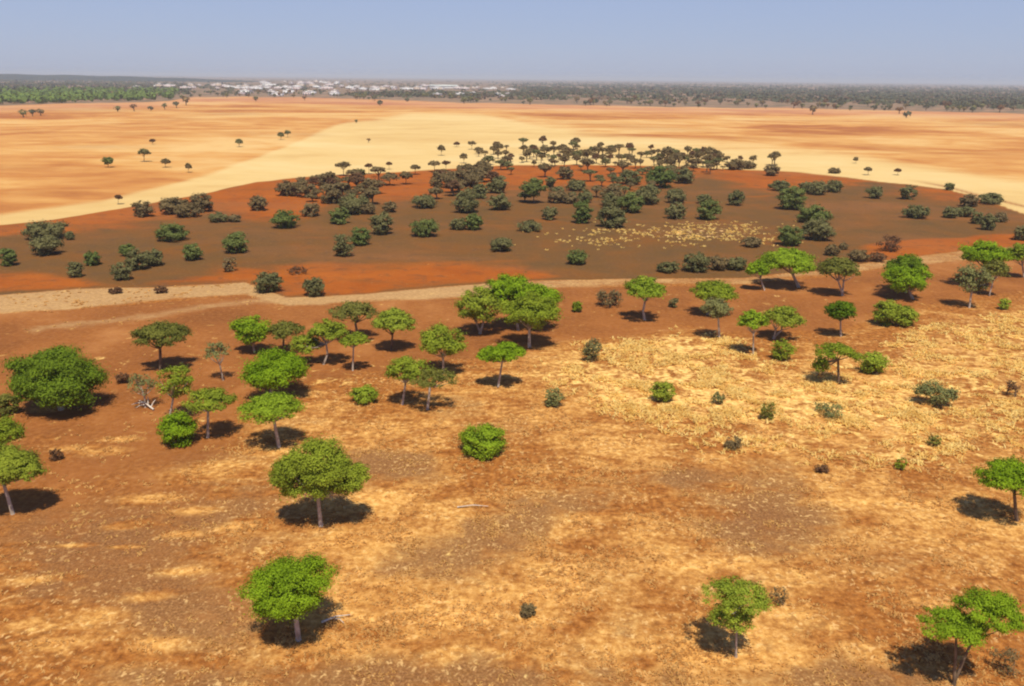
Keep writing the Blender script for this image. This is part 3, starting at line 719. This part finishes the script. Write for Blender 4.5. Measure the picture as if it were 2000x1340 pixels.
shrub(1574, 428, 1635, 472, 'shrub', 'grey shrub, lower one of the large stacked thicket')
shrub(1521, 441, 1568, 483, 'shrubg', 'dark shrub just behind the wide bright green tree')
shrub(1695, 365, 1727, 390, 'shrub', 'round grey shrub alone on gravel at right')
shrub(1762, 362, 1795, 392, 'shrub', 'twiggy round shrub on the right orange soil', .7)
shrub(1768, 402, 1819, 429, 'shrub', 'pointed shrub with a low left wing at right')
shrub(1844, 404, 1872, 428, 'shrub', 'left shrub of a touching pair at far right')
shrub(1868, 404, 1908, 426, 'shrub', 'right shrub of a touching pair at far right')
shrub(1880, 381, 1913, 406, 'brown', 'tangled brown shrub above the far right pair')
shrub(1916, 379, 1960, 401, 'shrub', 'long low shrub on the dark strip at the right rim')
shrub(1919, 420, 1949, 452, 'shrub', 'tall shrub nearest the right edge below the dark strip')
shrub(1944, 416, 1971, 436, 'brown', 'low shrub behind the tall one near the right edge')
shrub(1900, 416, 1924, 440, 'shrub', 'low dark shrub left of the tall one near the right edge')
shrub(1985, 442, 2020, 472, 'shrub', 'dark shrub cut by the right edge on the plateau')
shrub(1847, 358, 1864, 374, 'shrub', 'small shrub on the right end of the orange rim')
shrub(1620, 328, 1643, 341, 'brown', 'low shrub in pale field just beyond the right rim', .7)
shrub(1614, 478, 1640, 502, 'brown', 'purplish low shrub left of a dark small one by the olive dome tree')
shrub(1640, 475, 1658, 490, 'brown', 'tiny dark shrub above the olive dome tree')
shrub(1662, 489, 1701, 513, 'brown', 'dull brown shrub right of the olive dome tree')
shrub(1700, 494, 1732, 514, 'rust', 'low reddish brown shrub left of the dark tree at right', .6)
shrub(1718, 459, 1764, 494, 'rust', 'thin tan dry shrub on the right orange soil', .35)
shrub(560, 520, 600, 538, 'rust', 'thin dry twigs on the lower orange soil', .2)
shrub(210, 562, 236, 576, 'rust', 'small dry tuft at the left pale track', .5)
shrub(300, 560, 326, 575, 'rust', 'small dry tuft farther right at the left pale track', .5)
# trees out in the pale fields
ptree(200, 306, 222, 322, 327, 'shrubg', 'dark round tree, leftmost of the few in the orange field', 1.0, 'round')
ptree(269, 290, 294, 305, 316, 'shrub', 'flat topped tree right of the dark round one in the orange field')
ptree(314, 310, 332, 321, 327, 'brown', 'small brownish tree lowest but one in the orange field')
ptree(362, 319, 374, 331, 337, 'brown', 'narrow brown tree, rightmost of the lower four in the orange field')
ptree(459, 271, 475, 283, 287, 'shrub', 'single dark tree left of the field border pair')
ptree(541, 258, 556, 269, 273, 'shrub', 'left tree of the pair at the border of the pale field')
ptree(555, 254, 568, 264, 268, 'shrub', 'right tree of the pair at the border of the pale field')
ptree(292, 271, 304, 279, 282, 'rust', 'faint far shrub like tree behind the flat topped one', .5)
ptree(224, 380, 238, 390, 399, 'rust', 'thin tree on the pale band left of the plateau', .4)
ptree(1688, 326, 1703, 335, 342, 'brown', 'small umbrella tree beyond the right rim')
ptree(1747, 329, 1760, 336, 342, 'rust', 'faint small tree right of the umbrella tree beyond the right rim', .5)
ptree(1667, 307, 1676, 315, 319, 'brown', 'tiny tree farthest out beyond the right rim')
ptree(656, 315, 686, 330, 343, 'brown', 'spreading umbrella tree above the dry wood')
ptree(692, 329, 715, 345, 354, 'shrub', 'dark rounded tree at the back of the dry wood', .9, 'round')
ptree(713, 319, 728, 327, 340, 'rust', 'thin tree right of the spreading umbrella tree', .5)
ptree(724, 328, 736, 336, 346, 'brown', 'thin forked tree behind the dry wood', .6)
ptree(754, 316, 766, 323, 331, 'rust', 'small tree alone on the pale field above the dry wood', .5)
ptree(800, 322, 822, 331, 341, 'brown', 'flat topped brown tree right of the dry wood')
ptree(742, 337, 780, 354, 362, 'brown', 'wide brown umbrella tree over a pale spot in the dry wood')
ptree(779, 334, 807, 350, 360, 'brown', 'brown round tree beside the wide umbrella tree', .8, 'round')
ptree(836, 314, 861, 324, 336, 'brown', 'ragged umbrella tree left below the far belt')
ptree(862, 314, 880, 322, 334, 'rust', 'thin faint tree right of the ragged umbrella tree', .4)
ptree(898, 299, 914, 312, 319, 'brown', 'dark crowned tree below the first trees of the far belt')
ptree(854, 283, 870, 297, 304, 'brown', 'leftmost tree of the far belt', .8)
ptree(886, 277, 898, 284, 287, 'rust', 'small faint tree left at the back of the far belt', .5)
ptree(913, 275, 930, 284, 292, 'brown', 'dark topped tree left at the back of the far belt')
ptree(925, 287, 944, 297, 301, 'brown', 'low spreading tree in front of the dark topped one')
ptree(962, 279, 984, 294, 318, 'brown', 'tallest slender trunked tree of the far belt')

def dry_proto(k):
    r = np.random.default_rng(100 + k)
    root = bpy.data.objects.new('dry_tree', None); COL.objects.link(root); root.empty_display_size = .3
    a = 1.0; hgt = r.uniform(.75, 1.6); cz = r.uniform(.35, .75)
    P, N, lf, cl = crown_points(r, None, a, cz, 20.0, 'umb' if k % 3 else 'round', .55, .95)
    c = np.array([r.normal() * .12, 0, hgt])
    mb = MB(); mb.add(*leaves(P + c, N, .22, r))
    obj('crown', mb.mesh('crown'), L[['brown', 'brown', 'shrub', 'brown', 'rust', 'brown', 'shrub', 'brown'][k % 8]], root)
    tb = MB(); fk = np.array([c[0] * .4, 0, hgt * .45])
    tb.add(*tube([(0, 0, -.1), fk * .5, fk], [.10, .08, .07], 5))
    for e in (cl + c)[r.permutation(len(cl))[:8]]:
        tb.add(*tube([fk, fk * .45 + e * .55, e], [.05, .035, .015], 4))
    obj('trunk', tb.mesh('trunk'), BARKD, root)
    return root
def copy_thing(root, loc, sc, rot, label, cat, group):
    o = root.copy(); COL.objects.link(o)
    o.location = loc; o.scale = sc; o.rotation_euler = (0, 0, rot)
    for ch in list(root.children):
        c = ch.copy(); COL.objects.link(c); c.parent = o
    return tag(o, label, cat, group)
protos = [dry_proto(k) for k in range(8)]
belt = []
rb = random.Random(11)
def belt_line(u): return float(np.interp(u, [940, 1000, 1100, 1200, 1300, 1400, 1500], [306, 303, 303, 306, 312, 318, 326]))
tries = 0
while len(belt) < 138 and tries < 9000:
    tries += 1
    u = rb.choice([rb.uniform(930, 1420), rb.triangular(960, 1300, 1080), rb.uniform(1300, 1400)])
    v = belt_line(u) + rb.triangular(-16, 34, 4)
    if all(abs(u - p[0]) > 4.5 or abs(v - p[1]) > 4.5 for p in belt): belt.append((u, v))
for u in (1415, 1420, 1445, 1470, 1508, 1512): belt.append((u, belt_line(u) - 3))
for i, (u, v) in enumerate(sorted(belt)):
    p = protos[i % 8] if i >= 8 else protos[i]
    g0 = ground(u, v); t_ = FPX / at_depth(u, v, g0[1])[1]
    wpx = rb.choice([rb.uniform(5, 9), rb.uniform(7, 11), rb.uniform(9, 14)]); s_ = wpx / t_ * 1.0
    sc = (s_, s_, s_ * rb.uniform(.85, 1.2)); rot = rb.uniform(0, 6.28)
    lab = 'thin brown tree packed among many others in the belt between pale field and orange rim'
    if i < 8:
        p.location = (g0[0], g0[1], 0); p.scale = sc; p.rotation_euler = (0, 0, rot); tag(p, lab, 'tree', 'dry trees of the far belt')
    else:
        copy_thing(p, (g0[0], g0[1], 0), sc, rot, lab, 'tree', 'dry trees of the far belt')

crowd = []
while len(crowd) < 58:
    u = rb.choice([rb.triangular(560, 800, 700), rb.uniform(850, 975)]); top = float(np.interp(u, [560, 640, 800, 965], [368, 348, 345, 340])); bot = float(np.interp(u, [560, 700, 760, 965], [388, 412, 402, 374]))
    v = rb.uniform(top, bot)
    if 742 < u < 850 and v > 366: continue
    if all(abs(u - p[0]) > 9 or abs(v - p[1]) > 5 for p in crowd): crowd.append((u, v))
for i, (u, v) in enumerate(sorted(crowd)):
    g0 = ground(u, v); t_ = FPX / at_depth(u, v, g0[1])[1]
    s_ = rb.uniform(11, 20) / t_
    copy_thing(protos[(0, 1, 3, 4, 5, 7)[i % 6]], (g0[0], g0[1], 0), (s_, s_, s_ * rb.uniform(.7, 1.0)), rb.uniform(0, 6.28), 'small leafless looking brown tree crowded in the dry wood on the left plateau rim', 'tree', 'brown trees of the dry wood')

more = []
while len(more) < 34:
    u = rb.choice([rb.triangular(960, 1360, 1180), rb.uniform(1020, 1330)]); v = rb.triangular(326, 405, 345)
    if all(abs(u - p[0]) > 11 or abs(v - p[1]) > 6 for p in more): more.append((u, v))
for i, (u, v) in enumerate(sorted(more)):
    g0 = ground(u, v); t_ = FPX / at_depth(u, v, g0[1])[1]
    s_ = rb.uniform(8, 17) / t_
    copy_thing(protos[(2, 6, 2, 0, 6, 7)[i % 6]], (g0[0], g0[1], 0), (s_, s_, s_ * rb.uniform(.65, .95)), rb.uniform(0, 6.28), 'small grey brown tree between larger shrubs in the upper middle of the plateau', 'tree', 'small trees of the upper plateau')

# ------------------------------------------------------------------ village, wood edge and far bush
def box(x0, x1, y0, y1, z0, z1):
    V = np.array([(x, y, z) for z in (z0, z1) for y in (y0, y1) for x in (x0, x1)], float)
    return V, np.array([(0, 1, 3, 2)[::-1], (4, 5, 7, 6), (0, 1, 5, 4), (2, 6, 7, 3), (0, 4, 6, 2), (1, 3, 7, 5)])
WALL = [flat_mat('lime_wash_white', (.80, .76, .70), (.88, .85, .80), .4), flat_mat('plaster_pink', (.62, .50, .46), (.74, .63, .59), .4), flat_mat('mud_plaster', (.50, .38, .28), (.62, .50, .39), .4)]
ROOF = flat_mat('roof_slab', (.66, .61, .56), (.78, .73, .68), .4)
DARK = flat_mat('dark_opening', (.06, .045, .035), (.09, .07, .05), 1)
def house_proto(k):
    r = random.Random(40 + k)
    root = bpy.data.objects.new('house', None); COL.objects.link(root)
    wd, dp, ht = [(12, 8, 4.2), (18, 9, 4.6), (9, 8, 6.4), (24, 8, 3.8), (8, 7, 3.6)][k]
    mb = MB(); mb.add(*box(-wd / 2, wd / 2, 0, dp, -.3, ht))
    obj('wall', mb.mesh('wall'), WALL[k % 3 if k != 3 else 0], root)
    mb = MB(); mb.add(*box(-wd / 2 - .25, wd / 2 + .25, -.25, dp + .25, ht, ht + .35))
    mb.add(*box(-wd * .2, wd * .1, dp * .3, dp * .7, ht + .35, ht + 1.2))
    obj('roof', mb.mesh('roof'), ROOF, root)
    mb = MB(); mb.add(*box(-.7, .7, -.06, .3, 0, 2.3)); obj('door', mb.mesh('door'), DARK, root)
    for q in (-.34, .33):
        mb = MB(); mb.add(*box(wd * q - .6, wd * q + .6, -.06, .3, 1.2, 2.5)); obj('window', mb.mesh('window'), DARK, root)
    return root
hp = [house_proto(k) for k in range(5)]
rh = random.Random(5)
spots = []
for _ in range(36): spots.append((rh.triangular(500, 700, 610), rh.uniform(161, 176)))
for _ in range(18): spots.append((rh.uniform(355, 560), rh.uniform(168, 175)))
for _ in range(26): spots.append((rh.uniform(680, 860), rh.uniform(169, 178)))
for _ in range(10): spots.append((rh.uniform(860, 1000), rh.uniform(171, 176)))
for _ in range(6): spots.append((rh.uniform(250, 335), rh.uniform(170, 173)))
for _ in range(14): spots.append((rh.uniform(470, 760), rh.uniform(182, 189)))
for _ in range(6): spots.append((rh.uniform(820, 1100), rh.uniform(186, 191)))
for i, (u, v) in enumerate(spots):
    g0 = ground(u, v); k = i % 5 if v < 180 else (0, 4)[i % 2]
    sc = rh.uniform(.8, 1.25) * (1.25 if v < 168 else 1.0)
    lab = ('low pale house at the near edge of the distant village among scattered trees' if v > 180 else 'flat roofed pale house crowded in the distant village below the skyline')
    grp = 'near edge village houses' if v > 180 else 'distant village houses'
    loc = (g0[0], g0[1], 0); rot = rh.uniform(-.5, .5)
    if i < 5 :
        p = hp[k]; p.location = loc; p.scale = (sc,) * 3; p.rotation_euler = (0, 0, rot); tag(p, lab, 'house', grp)
    else: copy_thing(hp[k], loc, (sc,) * 3, rot, lab, 'house', grp)
g0 = ground(866, 174)
root = empty('hall', (g0[0], g0[1], 0), 'long low greyish white hall at the right end of the distant village', 'building')
mb = MB(); mb.add(*box(-30, 30, 0, 16, -.3, 6)); obj('wall', mb.mesh('wall'), WALL[0], root)
pr = np.array([(-31, -1, 6), (31, -1, 6), (31, 17, 6), (-31, 17, 6), (-31, 8, 9), (31, 8, 9)], float)
rm = mesh('roof', pr, [np.array([(0, 1, 5, 4), (2, 3, 4, 5), (0, 3, 2, 1)]), np.array([(0, 4, 3), (1, 2, 5)])])
obj('roof', rm, flat_mat('roof_sheet', (.50, .52, .46), (.62, .63, .57), .2), root)

def wood_mass(name, pts, hlo, hhi, wlo, whi, mat, nq, r, label=None, cat=None, kind=None):
    P = []; N = []; S = []
    n = len(pts)
    h = r.uniform(hlo, hhi, n); wd = r.uniform(wlo, whi, n)
    for q in range(nq):
        d = unit(r.normal(size=(n, 3)))
        pos = np.stack([pts[:, 0] + d[:, 0] * wd * .5, pts[:, 1] + d[:, 1] * wd * .5, h * .58 + d[:, 2] * h * .36], 1)
        P.append(pos); N.append(d + np.array([0, 0, .4])); S.append(np.maximum(wd * .42, 1.4))
    V, Q = leaves(np.concatenate(P), np.concatenate(N), np.concatenate(S), r, .8)
    o = obj(name, mesh(name, V, Q), mat)
    return tag(o, label, cat, None, kind)
def scatter(n, urange, vfun, r):
    out = []
    while len(out) < n:
        u = r.uniform(*urange); v = vfun(u, r)
        if v is None: continue
        out.append(ground(u, v))
    return np.array(out)
rf = np.random.default_rng(21)
def bush_edge(u): return float(np.interp(u, [-600, 0, 330, 380, 600, 800, 900, 1300, 1600, 2000, 2600], [196, 194, 188, 183, 184, 190, 192, 197, 200, 211, 216]))
def horizon_at(u): return HORIZON + (u - 1000) * .01
def far_v(u, r):
    e = bush_edge(u); hz = horizon_at(u) + 1.6
    v = hz + (e - hz) * r.uniform(0, 1) ** 1.1 * r.uniform(.8, 1.06)
    if 370 < u < 1000 and v < 183 and r.uniform() < .88: return None      # the village
    g_ = ground(u, v)
    if vnoise(np.array([g_[0] / 90]), np.array([g_[1] / 240]), 5)[0] < .42 and r.uniform() < .8: return None
    if u < 420 and v > 171 and r.uniform() < .5: return None
    return v
FARG = leaf_mat('far_bush_green', (.060, .068, .040), (.110, .115, .060), .15, .02)
FARB = leaf_mat('far_bush_brown', (.130, .085, .052), (.220, .145, .085), .15, .02)
FARN = leaf_mat('far_wood_green', (.065, .115, .020), (.150, .230, .045), .15, .03)
wood_mass('far_bush', scatter(13000, (-500, 2500), far_v, rf), 1.8, 4.0, 6, 13, FARG, 9, rf, 'grey green bushland stretching to the skyline behind the fields', 'bushland', 'stuff')
wood_mass('far_dry_bush', scatter(7000, (-500, 2500), far_v, rf), 1.6, 3.4, 5, 11, FARB, 8, rf, 'brownish dry bush mixed into the far bushland', 'bushland', 'stuff')
def gw(u, r):
    if u > 200 and r.uniform() < (u - 200) / 260: return None
    return r.uniform(177, 203 - max(0, u - 100) * .035) + (2 if u < 0 else 0)
wood_mass('green_wood', scatter(900, (-420, 345), gw, rf), 4.5, 7.5, 5, 9, FARN, 22, rf, 'band of greener woodland left of the village at the far field edge', 'woodland', 'stuff')

def far_tree_proto(k):
    r = np.random.default_rng(300 + k)
    d = unit(r.normal(size=(46, 3))); d[:, 2] *= .55
    tall = r.uniform(.9, 1.4)
    mb = MB(); mb.add(*leaves(d * r.uniform(.55, 1, (46, 1)) + np.array([0, 0, tall]), d + np.array([0, 0, .4]), .55, r))
    root = bpy.data.objects.new('far_tree', None); COL.objects.link(root)
    obj('crown', mb.mesh('crown'), [FARG, L['brown'], L['shrub'], L['rust'], FARG, L['shrub']][k], root)
    tb = MB(); tb.add(*tube([(0, 0, -.1), (.03, 0, tall)], [.13, .08], 5)); obj('trunk', tb.mesh('trunk'), BARKD, root)
    return root
fp = [far_tree_proto(k) for k in range(6)]
ft = []
for _ in range(170):
    u = rf.uniform(340, 2000)
    e = float(np.interp(u, [340, 380, 600, 800, 900, 1300, 1600, 2000], [194, 190, 192, 200, 203, 209, 214, 222]))
    ft.append((u, e - abs(rf.normal()) * 7, 'lone dark tree scattered along the far edge of the fields before the bushland'))
for u, v in ((500, 198), (595, 196), (742, 206), (1185, 208), (1495, 212), (1587, 224), (1660, 216), (1756, 222), (1770, 230), (46, 229), (64, 227), (80, 226), (230, 218), (262, 217), (295, 216), (322, 214), (345, 211), (364, 206), (696, 240), (720, 278)):
    ft.append((u, v, 'small tree standing out alone in the far orange field'))
for i, (u, v, lab) in enumerate(ft):
    g0 = ground(u, v); s_ = float(rf.uniform(1.8, 3.6)) * (.35 if v > 235 else 1.0); k = i % 6
    grp = 'trees along the far field edge' if 'scattered' in lab else 'lone trees of the far orange field'
    if i < 6:
        p = fp[k]; p.location = (g0[0], g0[1], 0); p.scale = (s_, s_, s_); tag(p, lab, 'tree', grp)
    else: copy_thing(fp[k], (g0[0], g0[1], 0), (s_, s_, s_ * float(rf.uniform(.8, 1.2))), float(rf.uniform(0, 6)), lab, 'tree', grp)

# ------------------------------------------------------------------ dry grass
def grass(name, n, urange, vrange, want, hlo, hhi, mat, label, seed, thr=(.40, .66)):
    r = np.random.default_rng(seed)
    k = n * 14
    # even over the ground, not over the picture
    y0, y1 = ground(1000, vrange[1])[1], ground(1000, vrange[0])[1]
    Y = r.uniform(y0, y1, k); X = r.uniform(-.8, .8, k) * (Y + 12)
    u, v = project(X, Y)
    z = zones(u, v, X, Y); wgt = want(z, u, v) * sm(fbm(X / 1.9, Y / 1.9, seed), *thr)
    keep = (r.uniform(size=k) < wgt) & (u > urange[0]) & (u < urange[1])
    X = X[keep][:n]; Y = Y[keep][:n]; m_ = len(X)
    nb = 6; V = []; F = []
    for q in range(nb):
        an = r.uniform(0, 6.283, m_); hh = r.uniform(hlo, hhi, m_); sp = r.uniform(.5, 1.7, m_) * hh
        wd = r.uniform(.03, .075, m_) * (Y / 45) ** .5
        ox = r.normal(size=m_) * .10; oy = r.normal(size=m_) * .10
        ca, sa = np.cos(an), np.sin(an)
        bx, by = X + ox, Y + oy
        a = np.stack([bx - sa * wd, by + ca * wd, np.zeros(m_)], 1)
        b_ = np.stack([bx + sa * wd, by - ca * wd, np.zeros(m_)], 1)
        c1 = np.stack([bx + ca * sp * .5 + sa * wd * .7, by + sa * sp * .5 - ca * wd * .7, hh * .7], 1)
        c2 = np.stack([bx + ca * sp * .5 - sa * wd * .7, by + sa * sp * .5 + ca * wd * .7, hh * .7], 1)
        tp = np.stack([bx + ca * sp * 1.4, by + sa * sp * 1.4, hh * .80], 1)
        V.append(np.stack([a, b_, c1, c2, tp], 1).reshape(-1, 3))
    V = np.concatenate(V); i0 = np.arange(len(V) // 5) * 5
    Q = np.stack([i0, i0 + 1, i0 + 2, i0 + 3], 1); T3 = np.stack([i0 + 3, i0 + 2, i0 + 4], 1)
    o = obj(name, mesh(name, V, [Q, T3]), mat)
    return tag(o, label, 'grass', None, 'stuff')
STR = leaf_mat('straw_yellow', (.80, .52, .13), (.96, .78, .32), .5, .8)
TAN = leaf_mat('dry_grass_tan', (.56, .28, .075), (.84, .54, .19), .5, .8)
grass('straw_grass', 8000, (940, 2300), (600, 930), lambda z, u, v: z['straw'] ** 1.5 * 1.1, .10, .28, STR, 'bright yellow straw grass in the right middle ground', 31, (.42, .70))
grass('dry_grass', 7000, (-400, 2400), (700, 1440), lambda z, u, v: np.clip(z['tan'] + .12, 0, 1) * (1 - .7 * z['red']) * (1 - .6 * z['straw']),   .04, .11, TAN, 'short tan dry grass scattered over the reddish foreground', 32, (.46, .70))
grass('plateau_grass', 1800, (1000, 1600), (425, 492), lambda z, u, v: np.clip(z['straw'] * 1.3, 0, 1), .10, .26, STR, 'patch of yellow grass tufts on the dark gravel plateau', 33)
grass('track_grass', 700, (-300, 500), (480, 680), lambda z, u, v: z['pale'] * .9, .06, .16, TAN, 'pale dry grass along the left end of the track below the plateau', 34)

# ------------------------------------------------------------------ air
hz = MB(); hz.add(*box(-29000, 29000, -200, 31000, -1.0, 46.0))
hmat = bpy.data.materials.new('air_haze'); hmat.use_nodes = True
nth = hmat.node_tree; nth.nodes.clear()
out = nth.nodes.new('ShaderNodeOutputMaterial'); pv = nth.nodes.new('ShaderNodeVolumePrincipled')
pv.inputs['Color'].default_value = (.64, .71, .79, 1)
pv.inputs['Density'].default_value = 0.00017
nth.links.new(pv.outputs[0], out.inputs['Volume'])
tag(obj('haze', hz.mesh('haze'), hmat), 'thin bluish haze over the plain', 'haze', None, 'stuff')
